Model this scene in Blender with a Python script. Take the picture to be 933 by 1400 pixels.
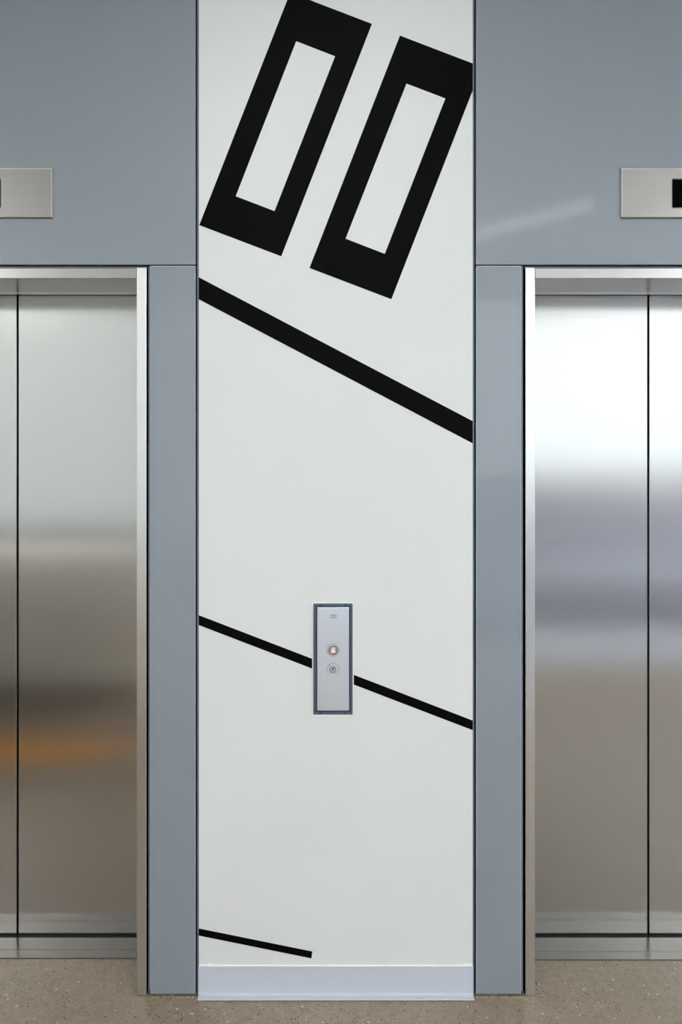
import bpy, bmesh, math, random
from mathutils import Vector

# ------------------------------------------------------------------ camera, world, lights, exposure
S = bpy.context.scene
COL = S.collection
for o in list(bpy.data.objects):
    bpy.data.objects.remove(o)

F = 1242.0            # focal length in photo pixels
VX, VY = 422.0, 596.0 # vanishing point of the photo
CD = 2.7              # camera distance from the wall face (wall face is y = 0)
CH = 1.665            # camera height
CEIL = 3.3

cam_data = bpy.data.cameras.new('camera')
cam = bpy.data.objects.new('camera', cam_data)
COL.objects.link(cam)
cam.location = (0, -CD, CH)
cam.rotation_euler = (math.pi / 2, 0, 0)
cam_data.sensor_fit = 'VERTICAL'
cam_data.sensor_height = 24
cam_data.lens = F / 1400 * 24
cam_data.shift_x = (466.5 - VX) / 1400
cam_data.shift_y = -(700 - VY) / 1400
cam_data.clip_start = 0.01
S.camera = cam

W = bpy.data.worlds.new('sky')
S.world = W
W.use_nodes = True
bg = W.node_tree.nodes['Background']
bg.inputs['Color'].default_value = (0.90, 0.94, 1.0, 1)
bg.inputs['Strength'].default_value = 1.95

S.view_settings.view_transform = 'Standard'
S.view_settings.look = 'None'
S.view_settings.gamma = 1
S.view_settings.use_curve_mapping = False
S.view_settings.exposure = 0.6

LAMP = 29.0           # brightness of the ceiling light panels
PENDANT = 2.0

# ------------------------------------------------------------------ helpers
def X(px, Y=0.0): return (px - VX) * (CD + Y) / F
def Z(py, Y=0.0): return CH - (py - VY) * (CD + Y) / F
def YF(py):       return CH * F / (py - VY) - CD      # depth of a floor point

def lin(r, g, b):
    f = lambda c: (c / 255 / 12.92) if c / 255 <= 0.04045 else ((c / 255 + 0.055) / 1.055) ** 2.4
    return (f(r), f(g), f(b), 1)

def obj(name, bm, mat, parent=None, smooth=False):
    bmesh.ops.recalc_face_normals(bm, faces=bm.faces)
    me = bpy.data.meshes.new(name)
    bm.to_mesh(me); bm.free()
    if smooth:
        for p in me.polygons: p.use_smooth = True
        try: me.set_sharp_from_angle(angle=math.radians(35))
        except Exception: pass
    for m in (mat if isinstance(mat, (list, tuple)) else [mat]):
        me.materials.append(m)
    o = bpy.data.objects.new(name, me)
    COL.objects.link(o)
    if parent is not None:
        o.parent = parent
        bpy.context.view_layer.update()
        o.matrix_parent_inverse = parent.matrix_world.inverted()
    return o

def thing(name, loc=(0, 0, 0)):
    o = bpy.data.objects.new(name, None)
    COL.objects.link(o)
    o.location = loc
    o.empty_display_size = 0.05
    bpy.context.view_layer.update()
    return o

def tag(o, label=None, cat=None, group=None, kind=None):
    if label: o['label'] = label
    if cat: o['category'] = cat
    if group: o['group'] = group
    if kind: o['kind'] = kind
    return o

def box(bm, x0, x1, y0, y1, z0, z1, bev=0.0, seg=2):
    t = bmesh.new()
    vs = [t.verts.new(p) for p in ((x0,y0,z0),(x1,y0,z0),(x1,y1,z0),(x0,y1,z0),(x0,y0,z1),(x1,y0,z1),(x1,y1,z1),(x0,y1,z1))]
    for f in ((3,2,1,0),(4,5,6,7),(0,1,5,4),(1,2,6,5),(2,3,7,6),(3,0,4,7)):
        t.faces.new([vs[i] for i in f])
    if bev:
        bmesh.ops.bevel(t, geom=list(t.edges), offset=bev, segments=seg, profile=0.5, affect='EDGES')
    me = bpy.data.meshes.new('tmp'); t.to_mesh(me); t.free()
    bm.from_mesh(me); bpy.data.meshes.remove(me)
    return bm

def B(*a, **k): return box(bmesh.new(), *a, **k)

def prism(bm, pts, y0, y1, hole=None):
    """polygon of (x, z) points extruded along y, with an optional hole of as many points"""
    n = len(pts)
    if hole is None:
        a = [bm.verts.new((p[0], y0, p[1])) for p in pts]
        b = [bm.verts.new((p[0], y1, p[1])) for p in pts]
        bm.faces.new(a); bm.faces.new(b[::-1])
        for i in range(n): bm.faces.new((a[i], b[i], b[(i+1) % n], a[(i+1) % n]))
    else:
        a = [bm.verts.new((p[0], y0, p[1])) for p in pts]; b = [bm.verts.new((p[0], y1, p[1])) for p in pts]
        c = [bm.verts.new((p[0], y0, p[1])) for p in hole]; d = [bm.verts.new((p[0], y1, p[1])) for p in hole]
        for i in range(n):
            j = (i + 1) % n
            bm.faces.new((a[i], a[j], c[j], c[i])); bm.faces.new((b[i], d[i], d[j], b[j]))
            bm.faces.new((a[i], b[i], b[j], a[j])); bm.faces.new((c[i], c[j], d[j], d[i]))
    return bm

def lathe(bm, cx, cz, prof, n=48):
    """profile of (radius, y) turned about an axis along y through (cx, cz)"""
    rings = []
    for r, y in prof:
        if r < 1e-6: rings.append([bm.verts.new((cx, y, cz))])
        else: rings.append([bm.verts.new((cx + r*math.cos(2*math.pi*i/n), y, cz + r*math.sin(2*math.pi*i/n))) for i in range(n)])
    for a, b in zip(rings, rings[1:]):
        for i in range(n):
            j = (i + 1) % n
            if len(a) == 1 and len(b) == 1: continue
            if len(a) == 1: bm.faces.new((a[0], b[j], b[i]))
            elif len(b) == 1: bm.faces.new((a[i], a[j], b[0]))
            else: bm.faces.new((a[i], a[j], b[j], b[i]))
    return bm

# ------------------------------------------------------------------ materials
def new_mat(name):
    m = bpy.data.materials.new(name); m.use_nodes = True
    return m, m.node_tree.nodes, m.node_tree.links, m.node_tree.nodes['Principled BSDF']

def coords(N, L, scale):
    g = N.new('ShaderNodeNewGeometry')
    mp = N.new('ShaderNodeMapping'); mp.inputs['Scale'].default_value = scale
    L.new(g.outputs['Position'], mp.inputs['Vector'])
    return mp.outputs['Vector']

def noise(N, L, vec, scale, detail=2.0, rough=0.5):
    n = N.new('ShaderNodeTexNoise'); n.inputs['Scale'].default_value = scale
    n.inputs['Detail'].default_value = detail; n.inputs['Roughness'].default_value = rough
    L.new(vec, n.inputs['Vector'])
    return n.outputs['Fac']

def rng(N, L, val, a, b, f0=0.0, f1=1.0):
    r = N.new('ShaderNodeMapRange')
    r.inputs['From Min'].default_value = f0; r.inputs['From Max'].default_value = f1
    r.inputs['To Min'].default_value = a; r.inputs['To Max'].default_value = b
    L.new(val, r.inputs['Value'])
    return r.outputs['Result']

def mix(N, L, fac, a, b):
    m = N.new('ShaderNodeMix'); m.data_type = 'RGBA'
    if isinstance(fac, float): m.inputs['Factor'].default_value = fac
    else: L.new(fac, m.inputs['Factor'])
    for k, v in (('A', a), ('B', b)):
        s = [i for i in m.inputs if i.name == k and i.type == 'RGBA'][0]
        if isinstance(v, tuple): s.default_value = v
        else: L.new(v, s)
    return [o for o in m.outputs if o.type == 'RGBA'][0]

def bump(N, L, h, strength, dist, p):
    b = N.new('ShaderNodeBump'); b.inputs['Strength'].default_value = strength; b.inputs['Distance'].default_value = dist
    L.new(h, b.inputs['Height']); L.new(b.outputs['Normal'], p.inputs['Normal'])

def plain(name, col, rough=0.5, metal=0.0, coat=0.0, bumps=None):
    m, N, L, p = new_mat(name)
    v = coords(N, L, (1, 1, 1))
    f = noise(N, L, v, 3.0, 3)
    c0 = tuple(c * 0.97 for c in col[:3]) + (1,); c1 = tuple(min(1, c * 1.03) for c in col[:3]) + (1,)
    L.new(mix(N, L, f, c0, c1), p.inputs['Base Color'])
    p.inputs['Roughness'].default_value = rough; p.inputs['Metallic'].default_value = metal
    p.inputs['Coat Weight'].default_value = coat
    if bumps: bump(N, L, noise(N, L, v, bumps[0], 2), bumps[1], bumps[2], p)
    return m

def steel(name, col, rough, aniso, grain='z', streak=0.10, wave=0.0):
    """brushed stainless steel, grain along the given axis"""
    m, N, L, p = new_mat(name)
    sc = {'z': (260, 260, 1.2), 'x': (1.2, 260, 260)}[grain]
    v = coords(N, L, sc)
    f = noise(N, L, v, 1.0, 3)
    sm = noise(N, L, coords(N, L, (1, 1, 1)), 2.3, 4, 0.6)
    c0 = tuple(c * (1 - streak) for c in col[:3]) + (1,); c1 = tuple(min(1, c * (1 + streak)) for c in col[:3]) + (1,)
    L.new(mix(N, L, f, c0, c1), p.inputs['Base Color'])
    p.inputs['Metallic'].default_value = 1
    L.new(rng(N, L, sm, rough * 0.88, rough * 1.12), p.inputs['Roughness'])
    p.inputs['Anisotropic'].default_value = aniso
    t = N.new('ShaderNodeCombineXYZ')
    for k in {'z': (0,), 'x': (1, 2)}[grain]: t.inputs[k].default_value = 1      # highlights spread across the grain
    L.new(t.outputs[0], p.inputs['Tangent'])
    if wave: bump(N, L, noise(N, L, coords(N, L, (1, 1, 0.35)), 2.0, 1), wave, 0.02, p)
    return m

M_wall = plain('white_wall_paint', lin(229, 232, 231), 0.55, bumps=(260, 0.10, 0.002))
M_black = plain('black_paint', lin(6, 6, 9), 0.5, bumps=(260, 0.08, 0.002))
M_black.node_tree.nodes['Principled BSDF'].inputs['Specular IOR Level'].default_value = 0.05
M_grey = plain('blue_grey_enamel', lin(141, 149, 158), 0.35, bumps=(5, 0.03, 0.01))
_g = M_grey.node_tree.nodes['Principled BSDF']
_g.inputs['Coat Weight'].default_value = 0.8; _g.inputs['Coat Roughness'].default_value = 0.06
M_edge_hl = plain('painted_edge_highlight', lin(178, 187, 199), 0.4)  # pale colour painted as light caught on panel edges
M_trim = plain('blue_grey_channel', lin(112, 120, 137), 0.4)
M_dark = plain('dark_gap', lin(14, 15, 19), 0.8)
M_vinyl = plain('cove_vinyl', lin(202, 207, 220), 0.35)
M_ceil = plain('ceiling_paint', lin(238, 238, 236), 0.8)
M_grout = plain('grout', lin(176, 168, 152), 0.8)
M_caulk = plain('caulk', lin(250, 250, 246), 0.6, bumps=(300, 0.5, 0.002))
M_door = steel('brushed_door_steel', (0.50, 0.49, 0.475, 1), 0.20, 0.88, 'z', 0.025)
M_jamb = steel('brushed_frame_steel', (0.68, 0.67, 0.66, 1), 0.30, 0.6, 'z', 0.05)
M_head = steel('brushed_header_steel', (0.47, 0.455, 0.44, 1), 0.30, 0.5, 'x', 0.05)
M_sill = steel('sill_aluminium', (0.175, 0.168, 0.158, 1), 0.30, 0.0, 'x', 0.15)
M_plate = steel('indicator_steel', (0.36, 0.345, 0.325, 1), 0.34, 0.5, 'x', 0.04)
M_alu = steel('satin_aluminium', (0.83, 0.88, 1.0, 1), 0.40, 0.3, 'z', 0.03)
M_plate_hl = plain('painted_plate_highlight', lin(205, 204, 198), 0.4)  # bright colour painted as the glint on the indicator plate's bevel
M_bezel = plain('call_station_bezel', lin(96, 106, 128), 0.4, 0.3)
M_well = plain('call_station_well', lin(62, 70, 90), 0.5)
M_chrome = plain('chrome', (0.78, 0.81, 0.88, 1), 0.28, 1.0)
M_pink_glow = plain('chrome_painted_pink_glow', (0.55, 0.40, 0.41, 1), 0.25, 1.0)  # reflected pink light of the arrow painted into the chrome colour
M_cap = plain('button_cap', lin(172, 172, 186), 0.4, 0.4)
M_screen = plain('black_display_glass', lin(3, 3, 4), 0.12)
M_screen.node_tree.nodes['Principled BSDF'].inputs['Specular IOR Level'].default_value = 0.03
M_etch = plain('grey_etching', lin(150, 154, 168), 0.6)
M_orange = plain('orange_felt', lin(255, 166, 10), 0.8)
M_counter = plain('counter_laminate', lin(240, 238, 232), 0.5)
M_cdark = plain('counter_dark_top', lin(74, 78, 86), 0.4)
M_bluegr = plain('blue_grey_fabric', lin(194, 198, 212), 0.8)
M_frame = plain('window_frame_paint', lin(70, 72, 76), 0.5)

def emit(name, col, strength):
    m, N, L, p = new_mat(name)
    p.inputs['Base Color'].default_value = (0.8, 0.8, 0.8, 1)
    p.inputs['Emission Color'].default_value = col
    p.inputs['Emission Strength'].default_value = strength
    return m
M_lamp = emit('lamp_diffuser', (0.965, 0.985, 1.0, 1), LAMP)
M_pend = emit('pendant_diffuser', (1.0, 0.93, 0.82, 1), PENDANT)
M_fill = emit('added_counter_fill', (1.0, 0.97, 0.92, 1), 3.0)  # added fill light, no real fitting
M_arrow = emit('lit_arrow', (1.0, 0.42, 0.42, 1), 0.45)
M_arrow.node_tree.nodes['Principled BSDF'].inputs['Base Color'].default_value = lin(240, 180, 180)

def glass():
    """thin clear pane: passes light straight through and mirrors a little"""
    m, N, L, p = new_mat('window_glass')
    out = N['Material Output']
    tr = N.new('ShaderNodeBsdfTransparent'); tr.inputs['Color'].default_value = (0.95, 0.97, 0.96, 1)
    gl = N.new('ShaderNodeBsdfGlossy'); gl.inputs['Roughness'].default_value = 0.02
    mx = N.new('ShaderNodeMixShader')
    mx.inputs[0].default_value = 0.04; L.new(tr.outputs[0], mx.inputs[1]); L.new(gl.outputs[0], mx.inputs[2])
    L.new(mx.outputs[0], out.inputs['Surface'])
    N.remove(p)
    return m
M_glass = glass()

def blind():
    m, N, L, p = new_mat('blind_fabric')
    tr = N.new('ShaderNodeBsdfTranslucent'); tr.inputs['Color'].default_value = (0.52, 0.52, 0.50, 1)
    df = N.new('ShaderNodeBsdfDiffuse'); df.inputs['Color'].default_value = (0.6, 0.6, 0.58, 1)
    mx = N.new('ShaderNodeMixShader'); mx.inputs[0].default_value = 0.1
    L.new(tr.outputs[0], mx.inputs[1]); L.new(df.outputs[0], mx.inputs[2])
    L.new(mx.outputs[0], N['Material Output'].inputs['Surface']); N.remove(p)
    return m
M_blind = blind()

def floor_mat():
    m, N, L, p = new_mat('ground_concrete')
    v = coords(N, L, (1, 1, 1))
    cloud = noise(N, L, v, 2.2, 5, 0.6)
    fine = noise(N, L, v, 240, 3, 0.7)
    mid = noise(N, L, v, 34, 4, 0.65)
    base = mix(N, L, rng(N, L, cloud, 0, 1, 0.3, 0.7), lin(140, 120, 97), lin(166, 148, 124))
    base = mix(N, L, rng(N, L, mid, 0, 1, 0.35, 0.65), mix(N, L, 0.22, base, lin(84, 68, 50)), mix(N, L, 0.16, base, lin(200, 188, 170)))
    base = mix(N, L, rng(N, L, fine, 0, 1, 0.25, 0.75), mix(N, L, 0.42, base, lin(78, 66, 52)), mix(N, L, 0.30, base, lin(208, 196, 176)))
    def specks(base, scale, thr_col, thr_size, col, off):
        mp = N.new('ShaderNodeMapping'); mp.inputs['Location'].default_value = (off, off * 2, 0)
        L.new(v, mp.inputs['Vector'])
        vo = N.new('ShaderNodeTexVoronoi'); vo.inputs['Scale'].default_value = scale
        L.new(mp.outputs['Vector'], vo.inputs['Vector'])
        sep = N.new('ShaderNodeSeparateColor'); L.new(vo.outputs['Color'], sep.inputs['Color'])
        a = N.new('ShaderNodeMath'); a.operation = 'GREATER_THAN'; a.inputs[1].default_value = thr_col
        L.new(sep.outputs[0], a.inputs[0])
        # stone size differs from one stone to the next
        sz = rng(N, L, sep.outputs[1], thr_size * 0.5, thr_size)
        d = N.new('ShaderNodeMath'); d.operation = 'LESS_THAN'
        L.new(vo.outputs['Distance'], d.inputs[0]); L.new(sz, d.inputs[1])
        mu = N.new('ShaderNodeMath'); mu.operation = 'MULTIPLY'
        L.new(a.outputs[0], mu.inputs[0]); L.new(d.outputs[0], mu.inputs[1])
        return mix(N, L, mu.outputs[0], base, col)
    base = specks(base, 70, 0.72, 0.30, lin(128, 112, 92), 3.1)
    base = specks(base, 105, 0.86, 0.34, lin(78, 62, 48), 0.0)
    base = specks(base, 85, 0.91, 0.27, lin(226, 217, 200), 7.7)
    base = specks(base, 150, 0.86, 0.34, lin(180, 168, 148), 1.7)
    base = specks(base, 170, 0.86, 0.36, lin(92, 76, 60), 5.3)
    L.new(base, p.inputs['Base Color'])
    L.new(rng(N, L, cloud, 0.30, 0.42), p.inputs['Roughness'])
    bump(N, L, fine, 0.06, 0.001, p)
    return m
M_floor = floor_mat()

# ------------------------------------------------------------------ room shell
RX0, RX1, RY = -5.0, 5.5, -5.6
DY = 0.3235                     # depth of the door face
zt = Z(381)                     # underside of the entrance head
WLx, WRx = X(272), X(646.6)     # white wall edges
fl = obj('floor', B(RX0, RX1, RY, 0.6, -0.1, 0), M_floor); tag(fl, kind='structure')
cl = obj('ceiling', B(RX0, RX1, RY, 0.6, CEIL, CEIL + 0.1), M_ceil); tag(cl, kind='structure')

wc = obj('wall_center', B(WLx, WRx, 0, 0.42, 0, CEIL), M_wall); tag(wc, kind='structure')
tag(obj('wall_shaft', B(RX0, RX1, 0.42, 0.6, 0, CEIL), M_dark), kind='structure')
tag(obj('wall_west', B(RX0 - 0.1, RX0, RY, 0.6, 0, CEIL), M_wall), kind='structure')
tag(obj('wall_east', B(RX1, RX1 + 0.1, RY, 0.6, 0, CEIL), M_wall), kind='structure')

# opposite wall with the big window to the right
wx0, wx1, wz0, wz1 = 0.9, 5.2, 1.25, 2.95
vx0, vx1, vz0, vz1 = -4.2, -0.8, 0.5, 2.95      # left window and drawn blind, added unseen to brighten the left doors
bm = bmesh.new()
box(bm, RX0, vx0, RY - 0.15, RY, 0, CEIL)
box(bm, vx1, wx0, RY - 0.15, RY, 0, CEIL)
box(bm, vx0, vx1, RY - 0.15, RY, 0, vz0)
box(bm, vx0, vx1, RY - 0.15, RY, vz1, CEIL)
box(bm, wx1, RX1, RY - 0.15, RY, 0, CEIL)
box(bm, wx0, wx1, RY - 0.15, RY, 0, wz0)
box(bm, wx0, wx1, RY - 0.15, RY, wz1, CEIL)
tag(obj('wall_south', bm, M_wall), kind='structure')
bm = bmesh.new()
for x in (wx0, wx0 + 1.42, wx0 + 2.84, wx1 - 0.04):
    box(bm, x, x + 0.04, RY - 0.10, RY - 0.04, wz0, wz1)
for z in (wz0, wz1 - 0.04): box(bm, wx0, wx1, RY - 0.10, RY - 0.04, z, z + 0.04)
wn = obj('window_1', bm, M_frame); tag(wn, kind='structure')
obj('pane', B(wx0 + .02, wx1 - .02, RY - 0.075, RY - 0.065, wz0 + .02, wz1 - .02), M_glass, wn)
bm = bmesh.new()
for x in (vx0, (vx0 + vx1) / 2 - 0.02, vx1 - 0.04): box(bm, x, x + 0.04, RY - 0.10, RY - 0.04, vz0, vz1)
for z in (vz0, vz1 - 0.04): box(bm, vx0, vx1, RY - 0.10, RY - 0.04, z, z + 0.04)
wn2 = obj('added_window_2', bm, M_frame); tag(wn2, kind='structure')
obj('pane', B(vx0 + .02, vx1 - .02, RY - 0.075, RY - 0.065, vz0 + .02, vz1 - .02), M_glass, wn2)
bm = bmesh.new()
gv = [bm.verts.new(p) for p in ((vx0 + .005, RY - .01, vz0 + .01), (vx1 - .005, RY - .01, vz0 + .01), (vx1 - .005, RY - .01, vz1), (vx0 + .005, RY - .01, vz1))]
bm.faces.new(gv)
bl = thing('added_blind', ((vx0 + vx1) / 2, RY - .01, vz1))
obj('fabric', bm, M_blind, bl)
obj('bottom_rail', B(vx0 + .005, vx1 - .005, RY - .018, RY - .004, vz0 + .004, vz0 + .03, bev=.003), M_frame, bl)
tag(bl, 'pale roller blind drawn over the left window, both added to brighten the left doors', 'blind')
pl = bpy.data.lights.new('window_portal', 'AREA'); pl.shape = 'RECTANGLE'
pl.size = wx1 - wx0; pl.size_y = wz1 - wz0; pl.cycles.is_portal = True
po = bpy.data.objects.new('window_portal', pl); COL.objects.link(po)
po.location = ((wx0 + wx1) / 2, RY - 0.12, (wz0 + wz1) / 2); po.rotation_euler = (math.pi / 2, 0, 0)

pl2 = bpy.data.lights.new('window_portal', 'AREA'); pl2.shape = 'RECTANGLE'
pl2.size = vx1 - vx0; pl2.size_y = vz1 - vz0; pl2.cycles.is_portal = True
po2 = bpy.data.objects.new('window_portal', pl2); COL.objects.link(po2)
po2.location = ((vx0 + vx1) / 2, RY - 0.12, (vz0 + vz1) / 2); po2.rotation_euler = (math.pi / 2, 0, 0)

# ------------------------------------------------------------------ grey cladding and elevators, one side at a time
PW = 210.7 / 460              # half width of the opening
PZ0 = 0.004
def side(sgn, name):
    cx = X(-23.7) if sgn < 0 else X(942.7)
    # edges seen in the photo, nearest the white wall
    if sgn < 0: col_in, col_out, j_out, j_in = X(267.6), X(205.4), X(200.4), X(187)
    else:       col_in, col_out, j_out, j_in = X(651.2), X(713.3), X(718.8), X(732)
    wall_edge = WLx if sgn < 0 else WRx
    far = RX0 if sgn < 0 else RX1
    def mir(x): return 2 * cx - x
    def bb(a, b, *r, **k): return B(min(a, b), max(a, b), *r, **k)
    # column between the white wall and the entrance, and its twin beyond the doors
    w = obj('wall_' + name, bb(wall_edge, j_out, 0.03, 0.42, 0, Z(364.5)), M_dark); tag(w, kind='structure')
    wf = obj('wall_far_' + name, bb(mir(j_out), far, 0.03, 0.42, 0, Z(364.5)), M_dark); tag(wf, kind='structure')
    wu = obj('wall_upper_' + name, bb(wall_edge, far, 0.03, 0.42, Z(364.5), CEIL), M_dark); tag(wu, kind='structure')
    obj('header_panel', bb(col_in, mir(col_in), 0.0, 0.03, Z(361.8), CEIL, bev=0.0012), M_grey, wu)
    for a, b, p_ in ((col_in, col_out, w), (mir(col_in), mir(col_out), wf)):
        obj('column_panel', bb(a, b, 0.0, 0.03, PZ0 + 0.002, Z(363.2), bev=0.0016), M_grey, p_)
        e0, e1 = sorted((a, b)); zt_ = Z(363.2)
        cp = [c for c in p_.children if c.name.startswith('column_panel')][-1]
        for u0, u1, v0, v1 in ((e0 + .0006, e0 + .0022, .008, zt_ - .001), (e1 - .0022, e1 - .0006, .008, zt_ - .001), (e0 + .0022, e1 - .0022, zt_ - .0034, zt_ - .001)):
            obj('edge_highlight', B(u0, u1, -0.0006, 0.002, v0, v1), M_edge_hl, cp)  # pale strip stands in for the highlight along the panel edge
    obj('plaster_panel', bb(mir(col_in) + sgn * 0.01, far, 0.0, 0.03, 0, CEIL), M_wall, wf)
    # channels in the reveals
    d = 1 if sgn > 0 else -1
    obj('reveal_channel', bb(wall_edge + d * 0.0006, wall_edge + d * 0.0052, 0.004, 0.03, PZ0, Z(364)), M_trim, w)
    obj('reveal_channel', bb(wall_edge + d * 0.0006, wall_edge + d * 0.0052, 0.004, 0.03, Z(364), CEIL), M_trim, wu)
    for m_ in (lambda x: x, mir):
        a, b = m_(col_out + d * 0.0006), m_(col_out + d * 0.0058)
        obj('reveal_channel', bb(a, b, 0.006, 0.03, 0.012, Z(364)), M_trim, w if m_ is not mir else wf)
    obj('reveal_channel', bb(j_out, mir(j_out), 0.012, 0.03, Z(365.5), Z(363.6)), M_trim, wu)

    # elevator entrance
    t = thing('elevator', (cx, 0, 0))
    jt = Z(366.4)
    for m_ in (lambda x: x, mir):
        bm = bmesh.new()
        pts = [(j_in, -0.0005), (j_out, -0.0005), (j_out, 0.028), (j_in - d*0.004, 0.028), (j_in - d*0.004, DY - 0.012), (j_in, DY - 0.012)]
        pts = [(m_(x), y) for x, y in pts]
        a = [bm.verts.new((x, y, 0.003)) for x, y in pts]; b = [bm.verts.new((x, y, jt)) for x, y in pts]
        bm.faces.new(a); bm.faces.new(b[::-1])
        for i in range(6): bm.faces.new((a[i], b[i], b[(i+1) % 6], a[(i+1) % 6]))
        bmesh.ops.recalc_face_normals(bm, faces=bm.faces)
        ed = [e for e in bm.edges if abs(e.verts[0].co.z - e.verts[1].co.z) > 1]
        bmesh.ops.bevel(bm, geom=ed, offset=0.0012, segments=2, profile=0.5, affect='EDGES')
        obj('jamb', bm, M_jamb, t)
    # head: front face with a small lip, and the soffit running back to the doors
    bm = bmesh.new()
    hx0, hx1 = sorted((j_in + d * 0.0012, mir(j_in) - d * 0.0012))
    pr = [(0.0005, Z(367)), (0.0005, zt + 0.002), (0.002, zt), (DY - 0.012, zt), (DY - 0.012, zt + 0.004), (0.028, zt + 0.004), (0.028, Z(367))]
    a = [bm.verts.new((hx0, y, z)) for y, z in pr]; b = [bm.verts.new((hx1, y, z)) for y, z in pr]
    n = len(pr); bm.faces.new(a); bm.faces.new(b[::-1])
    for i in range(n): bm.faces.new((a[i], b[i], b[(i+1) % n], a[(i+1) % n]))
    hd = obj('head', bm, M_head, t)
    obj('seam_strip', B(hx0, hx1, 0.262, 0.270, zt - 0.0012, zt + 0.001), M_jamb, hd)
    # sliding door panels, meeting in the middle
    gap = 0.0032
    for s in (-1, 1):
        a, b = cx + s * gap, cx + s * (PW + 0.02)
        dp = obj('door_panel', bb(a, b, DY, DY + 0.03, Z(1280, DY), zt + 0.03, bev=0.0012), M_door, t)
        obj('bumper', bb(cx + s * 0.0012, cx + s * gap, DY + 0.006, DY + 0.03, Z(1280, DY), zt + 0.03), M_dark, dp)
    # sill: running plate and front strip, level with the floor
    ya, yb, yc = YF(1311 if sgn < 0 else 1313), YF(1300 if sgn < 0 else 1302.5), DY + 0.045
    sx0, sx1 = sorted((j_in, mir(j_in)))
    sl = obj('sill', B(sx0 - .004, sx1 + .004, yb + 0.0012, YF(1283), 0.0, 0.003, bev=0.0008), M_sill, t)
    obj('sill_nosing', B(sx0 - .004, sx1 + .004, ya, yb - 0.0004, 0.0, 0.0032, bev=0.0008), M_sill, sl)
    obj('sill_groove', B(sx0 - .004, sx1 + .004, YF(1283) + 0.0005, yc + 0.02, 0.0, 0.0015), M_dark, sl)
    return t

e1 = side(-1, 'left')
tag(e1, 'left brushed steel elevator entrance with closed doors, tinted brown and orange low down', 'elevator', 'elevators')
e2 = side(1, 'right')
tag(e2, 'right brushed steel elevator entrance with closed doors, brightest near the top', 'elevator', 'elevators')

# ------------------------------------------------------------------ cove base under the white wall
bm = bmesh.new()
prof = [(0, 0.0905), (-0.003, 0.0905), (-0.0042, 0.0895), (-0.0042, 0.012)]
for k in range(1, 8):
    a = math.pi / 2 * k / 7
    prof.append((-0.0042 - 0.012 * (1 - math.cos(a)), 0.012 - 0.0062 * math.sin(a)))
prof += [(-0.0235, 0.0048), (-0.0245, 0.0038), (-0.0245, 0.0018), (0, 0.0018)]
bx0, bx1 = X(271, -0.01), X(647.8, -0.01)
a = [bm.verts.new((bx0, y, z)) for y, z in prof]; b = [bm.verts.new((bx1, y, z)) for y, z in prof]
n = len(prof); bm.faces.new(a); bm.faces.new(b[::-1])
for i in range(n): bm.faces.new((a[i], b[i], b[(i+1) % n], a[(i+1) % n]))
bb_ = obj('baseboard_center', bm, M_vinyl, smooth=True); tag(bb_, kind='structure')
obj('gap_shade_strip', B(bx0, bx1, -0.0235, 0, 0.0, 0.0018), M_dark, bb_)  # black strip painted in as the shadow under the toe
# ragged line of caulk along its top
random.seed(4)
bm = bmesh.new()
x = WLx + 0.0005
prev = None
N_ = 160
top = []; 
for i in range(N_ + 1):
    xx = WLx + 0.0005 + (WRx - WLx - 0.001) * i / N_
    e = 1.8 if (i < 8 or i > N_ - 6) else 1.0
    top.append((xx, 0.0905 + (0.0016 + 0.0012 * random.random()) * e))
va = [bm.verts.new((p[0], -0.0022, p[1])) for p in top]; vb = [bm.verts.new((p[0], -0.0030, 0.0890)) for p in top]
vc = [bm.verts.new((p[0], 0.0, p[1] + 0.0006)) for p in top]
for i in range(N_):
    bm.faces.new((va[i], va[i+1], vb[i+1], vb[i])); bm.faces.new((va[i], vc[i], vc[i+1], va[i+1]))
obj('caulk_line', bm, M_caulk, bb_)

# grout crumbs along the foot of each column
for nm, xa, xb in (('trim_1', X(205), X(272)), ('trim_2', X(648), X(716))):
    bm = bmesh.new(); k = 46
    for i in range(k):
        if random.random() < 0.35: continue
        xx = xa + (xb - xa) * (i + random.random()) / k
        w_, d_ = 0.0015 + 0.0025 * random.random(), 0.002 + 0.003 * random.random()
        yy = -0.004 - 0.003 * random.random()
        m4 = bmesh.ops.create_icosphere(bm, subdivisions=1, radius=1)
        for v_ in m4['verts']:
            v_.co = Vector((xx + v_.co.x * w_, yy + v_.co.y * d_, 0.0004 + v_.co.z * (0.0008 + 0.0008 * random.random())))
    g = obj(nm, bm, M_grout); tag(g, kind='structure')

# ------------------------------------------------------------------ painted wall graphics
def pw(pts): return [(X(a), Z(b)) for a, b in pts]
def clip(pts):
    """clip polygon to the right edge of the white wall"""
    xm = WRx; out = []
    for i in range(len(pts)):
        p, q = pts[i], pts[(i+1) % len(pts)]
        if p[0] <= xm: out.append(p)
        if (p[0] <= xm) != (q[0] <= xm):
            t_ = (xm - p[0]) / (q[0] - p[0]); out.append((xm, p[1] + t_ * (q[1] - p[1])))
    return out
GY0, GY1 = -0.0006, 0.0
def numeral(outer, inner, label, cut=False):
    bm = bmesh.new()
    o_, i_ = pw(outer), pw(inner)
    if not cut:
        prism(bm, o_, GY0, GY1, i_)
    else:
        for k in range(4):
            j = (k + 1) % 4
            prism(bm, clip([o_[k], o_[j], i_[j], i_[k]]), GY0, GY1)
        bmesh.ops.remove_doubles(bm, verts=bm.verts, dist=1e-6)
    o = obj('numeral_zero', bm, M_black)
    tag(o, label, 'wall graphic', 'zeros on the white wall')
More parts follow.
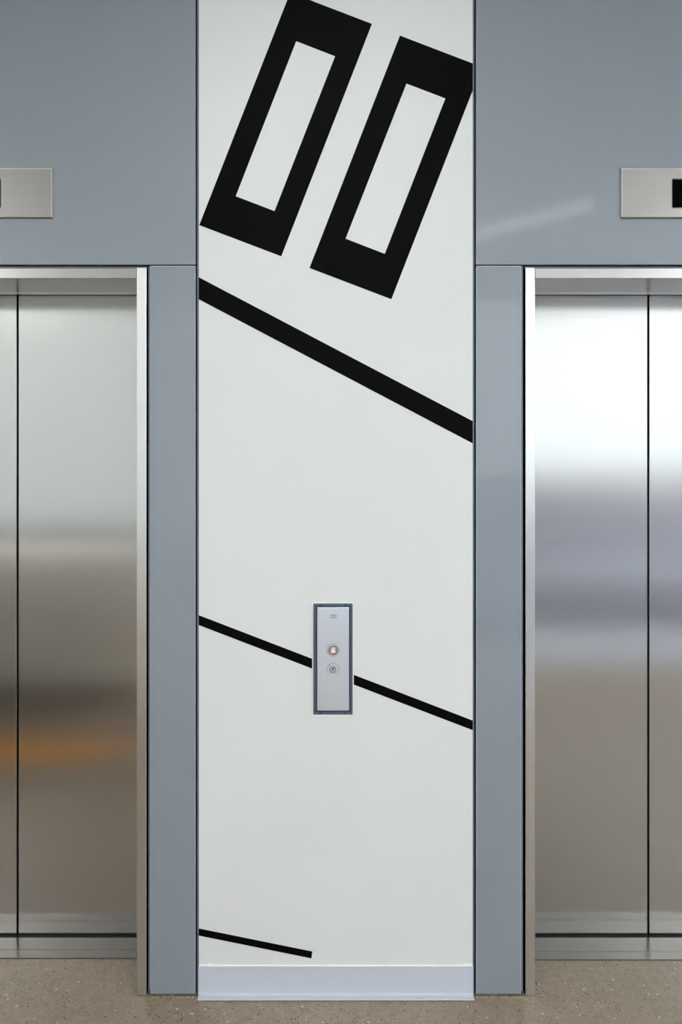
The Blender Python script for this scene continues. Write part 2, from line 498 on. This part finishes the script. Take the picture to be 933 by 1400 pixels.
numeral([(397, -10.2), (508.9, 32.7), (384.8, 350.5), (272.6, 307.8)], [(405.3, 56.3), (458.4, 77), (375.6, 288.6), (322.5, 268.3)],
        'black slanted block zero on white wall, upper left one, cut by the photo top')
numeral([(547.1, 48.6), (659.2, 91.6), (535.4, 409.2), (423.3, 366.4)], [(556.1, 114.3), (609.2, 134.6), (526.4, 347), (472.8, 326.3)],
        'black slanted block zero on white wall, lower right one touching the right wall edge', True)
def stripe(pts, label):
    bm = bmesh.new(); prism(bm, pw(pts), GY0, GY1)
    tag(obj('wall_stripe', bm, M_black), label, 'wall graphic', 'diagonal stripes on the white wall')
stripe([(272, 379), (646.6, 575.6), (646.6, 606.2), (272, 409.3)], 'thick black diagonal stripe across the white wall just below the two zeros')
stripe([(272, 841), (646.6, 985), (646.6, 998.3), (272, 854.6)], 'medium black diagonal stripe running behind the elevator call station')
stripe([(272, 1269.3), (427.3, 1300.8), (426, 1310.2), (272, 1279)], 'short thin black stripe low on the white wall above the baseboard')

# ------------------------------------------------------------------ floor indicators above the doors
def indicator(cx, hw, dh, label):
    t = thing('floor_indicator', (cx, 0, Z(264)))
    z0, z1 = Z(298.2, -.008), Z(230, -.008)
    zc = (z0 + z1) / 2
    x0, x1 = cx - hw, cx + hw
    dx0, dx1, dz0, dz1 = cx - dh, cx + dh, Z(283.2, -.008), Z(245.5, -.008)
    bm = bmesh.new()
    prism(bm, [(x0, z0), (x1, z0), (x1, z1), (x0, z1)], -0.009, 0.0, [(dx0, dz0), (dx1, dz0), (dx1, dz1), (dx0, dz1)])
    bmesh.ops.recalc_face_normals(bm, faces=bm.faces)
    ed = [e for e in bm.edges if all(abs(v.co.y + 0.009) < 1e-6 for v in e.verts) and len([1 for f in e.link_faces if abs(f.normal.y) > .9]) == 1]
    bmesh.ops.bevel(bm, geom=ed, offset=0.0030, segments=1, profile=0.5, affect='EDGES')
    obj('face_plate', bm, M_plate, t)
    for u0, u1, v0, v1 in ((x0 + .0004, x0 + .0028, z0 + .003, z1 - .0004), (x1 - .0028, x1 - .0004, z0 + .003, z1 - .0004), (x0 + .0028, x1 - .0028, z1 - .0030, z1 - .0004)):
        obj('plate_highlight', B(u0, u1, -0.0098, -0.004, v0, v1), M_plate_hl, t)  # bright strips stand in for the bevel highlight, top and sides
    obj('display', B(dx0, dx1, -0.0062, -0.0015, dz0, dz1), M_screen, t)
    tag(t, label, 'floor indicator', 'floor indicators above the elevators')
indicator(X(-23.7), (72.6 + 23.7) / 460, 24.7 / 460 + .001, 'steel floor indicator plate on grey panel above left elevator, mostly out of frame')
indicator(X(942.7), (942.7 - 848.4) / 460, 23.7 / 460, 'steel floor indicator plate with black square display above right elevator')

# ------------------------------------------------------------------ call station
t = thing('call_station', (X(455.5), 0, Z(901)))
tag(t, 'narrow aluminium elevator call station with up button and key switch on white wall', 'call station')
x0, x1, z0, z1 = X(428.6, -.006), X(482.4, -.006), Z(977, -.006), Z(825.3, -.006)
fx0, fx1, fz0, fz1 = X(433.9, -.012), X(477.5, -.012), Z(971.6, -.012), Z(830.4, -.012)
PX = 1 / 460
bm = bmesh.new()                                                    # bezel ring and its recessed floor
prism(bm, [(x0, z0), (x1, z0), (x1, z1), (x0, z1)], -0.006, 0.0, [(x0 + 3*PX, z0 + 3.5*PX), (x1 - 3*PX, z0 + 3.5*PX), (x1 - 3*PX, z1 - 3*PX), (x0 + 3*PX, z1 - 3*PX)])
bz = obj('bezel', bm, M_bezel, t)
bm = bmesh.new()                                                    # raised lines along both long sides
for a in (x0 + 0.4*PX, x1 - 2.2*PX): box(bm, a, a + 1.8*PX, -0.0078, -0.0055, z0 + 0.001, z1 - 0.001, bev=0.0006)
obj('bezel_rib', bm, M_bezel, bz)
obj('back_plate', B(x0 + 2.5*PX, x1 - 2.5*PX, -0.003, 0.0, z0 + 3*PX, z1 - 2.5*PX), M_well, t)
for zz in (z1 - 3.6*PX, z0 + 0.8*PX):                               # small clips at the ends
    for xx in (X(438), X(472.5)): obj('clip', B(xx - 0.0012, xx + 0.0012, -0.0068, -0.003, zz, zz + 2.8*PX), M_dark, t)
fp = obj('face_plate', B(fx0, fx1, -0.013, -0.004, fz0, fz1, bev=0.0012), M_alu, t)
bm = bmesh.new()                                                    # two short rows of worn lettering, too small to read
random.seed(2)
for zz in (Z(841.2, -.013), Z(843.9, -.013)):
    a = X(451.8, -.013)
    while a < X(459.8, -.013):
        w_ = 0.0012 + 0.0012 * random.random()
        box(bm, a, a + w_, -0.0132, -0.0128, zz - 0.0019, zz + 0.0019); a += w_ + 0.0005
obj('maker_mark', bm, M_etch, fp)
bcx, bcz = X(455.7, -.014), Z(889.2, -.014)
bt = obj('call_button', lathe(bmesh.new(), bcx, bcz, [(0.0178, -0.013), (0.0178, -0.0158), (0.0168, -0.0168), (0.0150, -0.0170), (0.0138, -0.0162), (0.0132, -0.0140), (0.0132, -0.013)]), M_chrome, t, True)
obj('button_ring', lathe(bmesh.new(), bcx, bcz, [(0.0133, -0.0132), (0.0133, -0.0150), (0.0126, -0.0160), (0.0112, -0.0160), (0.0106, -0.0150), (0.0106, -0.0132)]), M_pink_glow, bt, True)
obj('button_cap', lathe(bmesh.new(), bcx, bcz, [(0.0107, -0.0132), (0.0107, -0.0150), (0.0100, -0.0155), (0.0, -0.0158)]), M_cap, bt, True)
ar = obj('up_arrow', prism(bmesh.new(), [(bcx - 0.0068, bcz - 0.0062), (bcx + 0.0068, bcz - 0.0062), (bcx + 0.0008, bcz + 0.0074), (bcx - 0.0008, bcz + 0.0074)], -0.0164, -0.0156), M_arrow, bt)
ar['label'] = 'pink lit up arrow'
kcz = Z(915.2, -.014)
ks = obj('key_switch', lathe(bmesh.new(), bcx, kcz, [(0.0176, -0.013), (0.0176, -0.0150), (0.0168, -0.0156), (0.0158, -0.0150), (0.0148, -0.0150), (0.0110, -0.0162), (0.0098, -0.0160), (0.0090, -0.0130)]), M_chrome, t, True)
obj('lock_collar', lathe(bmesh.new(), bcx, kcz, [(0.0091, -0.0131), (0.0091, -0.0150), (0.0080, -0.0158), (0.0066, -0.0150), (0.0062, -0.0131)]), M_etch, ks, True)
kc = obj('key_cylinder', lathe(bmesh.new(), bcx, kcz, [(0.0063, -0.0132), (0.0063, -0.0168), (0.0055, -0.0176), (0.0, -0.0178)]), M_alu, ks, True)
obj('key_slot', B(bcx - 0.0020, bcx + 0.0020, -0.0184, -0.0170, kcz - 0.0008, kcz + 0.0056), M_dark, kc)
for zz, par in ((bcz, bt), (kcz, ks)):                              # dark clearance round each control
    obj('clearance_ring', lathe(bmesh.new(), bcx, zz, [(0.0178, -0.0129), (0.0178, -0.0137), (0.0185, -0.0135), (0.0185, -0.0129)]), M_bezel, par)
# caulk around the cut-out
bm = bmesh.new()
g = 1.6 * PX
prism(bm, [(x0 - g, z0 - 3.4*PX), (x1 + g, z0 - 3.4*PX), (x1 + g, z1 + g), (x0 - g, z1 + g)], -0.0016, 0.0, [(x0, z0), (x1, z0), (x1, z1), (x0, z1)])
obj('caulk_line', bm, M_caulk, t)

# ------------------------------------------------------------------ the lobby behind the camera, seen only in the steel
def ceiling_light(cx, cy, sx, sy, label):
    t = thing('ceiling_light', (cx, cy, CEIL))
    bm = bmesh.new()
    box(bm, cx - sx - .02, cx - sx, cy - sy - .02, cy + sy + .02, CEIL - .025, CEIL)
    box(bm, cx + sx, cx + sx + .02, cy - sy - .02, cy + sy + .02, CEIL - .025, CEIL)
    box(bm, cx - sx, cx + sx, cy - sy - .02, cy - sy, CEIL - .025, CEIL)
    box(bm, cx - sx, cx + sx, cy + sy, cy + sy + .02, CEIL - .025, CEIL)
    obj('frame', bm, M_frame, t)
    obj('diffuser', B(cx - sx, cx + sx, cy - sy, cy + sy, CEIL - .012, CEIL), M_lamp, t)
    tag(t, label, 'ceiling light', 'square ceiling lights')
ceiling_light(-3.4, -4.9, 0.50, 0.42, 'square ceiling light over the far left of the lobby')
ceiling_light(3.9, -4.9, 0.50, 0.42, 'square ceiling light over the far right of the lobby')
ceiling_light(0.2, -3.5, 0.3, 0.3, 'square ceiling light in the middle of the lobby')
ceiling_light(0.08, -1.05, 0.20, 0.07, 'narrow ceiling light close to the elevator wall')

# slanting linear light mirrored in the right header panel
ax, ay, bx_, by_ = 1.30, -4.4, 1.92, -3.49
L_ = math.hypot(bx_ - ax, by_ - ay); an = math.atan2(by_ - ay, bx_ - ax)
t = thing('linear_light', ((ax + bx_) / 2, (ay + by_) / 2, CEIL))
bmh = B(-L_/2, L_/2, -0.035, 0.035, -0.02, 0.0); bmd = B(-L_/2 + .005, L_/2 - .005, -0.03, 0.03, -0.095, -0.02)
for nm, bm_, mm in (('housing', bmh, M_frame), ('diffuser', bmd, M_pend)):
    o = obj(nm, bm_, mm); o.parent = t
t.rotation_euler = (0, 0, an)
tag(t, 'long slanting ceiling light opposite the right elevator', 'ceiling light')

# reception counter mirrored in the left elevator doors
t = thing('reception_counter', (-2.0, -2.6, 0))
obj('body', B(-3.2, -0.95, -2.85, -2.30, 0.12, 1.0, bev=0.004), M_counter, t)
obj('toe_kick', B(-3.15, -1.0, -2.80, -2.36, 0, 0.12), M_cdark, t)
obj('worktop', B(-3.25, -0.92, -2.90, -2.18, 1.0, 1.05, bev=0.004), M_cdark, t)
obj('added_fill_strip', B(-3.2, -0.95, -2.22, -2.19, 0.985, 1.0), M_fill, t)  # glowing strip added to brighten the counter front in the door reflection
obj('rail', B(-3.2, -0.95, -2.30, -2.285, 0.62, 0.65), M_caulk, t)
tag(t, 'pale reception counter with dark worktop facing the left elevator', 'counter')
o = obj('floor_mat', B(-2.9, -0.98, -1.54, -1.32, 0, 0.008, bev=0.002), M_orange)
tag(o, 'narrow orange floor mat in front of the reception counter', 'mat')
# low sofa below the window, mirrored in the right elevator doors
t = thing('sofa', (3.0, -5.0, 0))
obj('seat', B(1.2, 4.8, -5.3, -4.6, 0.12, 0.44, bev=0.03), M_bluegr, t)
obj('backrest', B(1.2, 4.8, -5.5, -5.3, 0.12, 1.15, bev=0.03), M_bluegr, t)
for a in (1.3, 4.6): obj('leg', B(a, a + .08, -5.2, -4.8, 0, 0.12), M_dark, t)
tag(t, 'long high-backed blue grey sofa under the window', 'sofa')
tag(obj('rug', B(0.7, 5.0, -4.57, -3.3, 0, 0.01, bev=0.003), M_bluegr), 'large blue grey rug added in front of the sofa to tint the door reflection', 'rug')  # unseen rug, added to give the right doors a lavender reflection
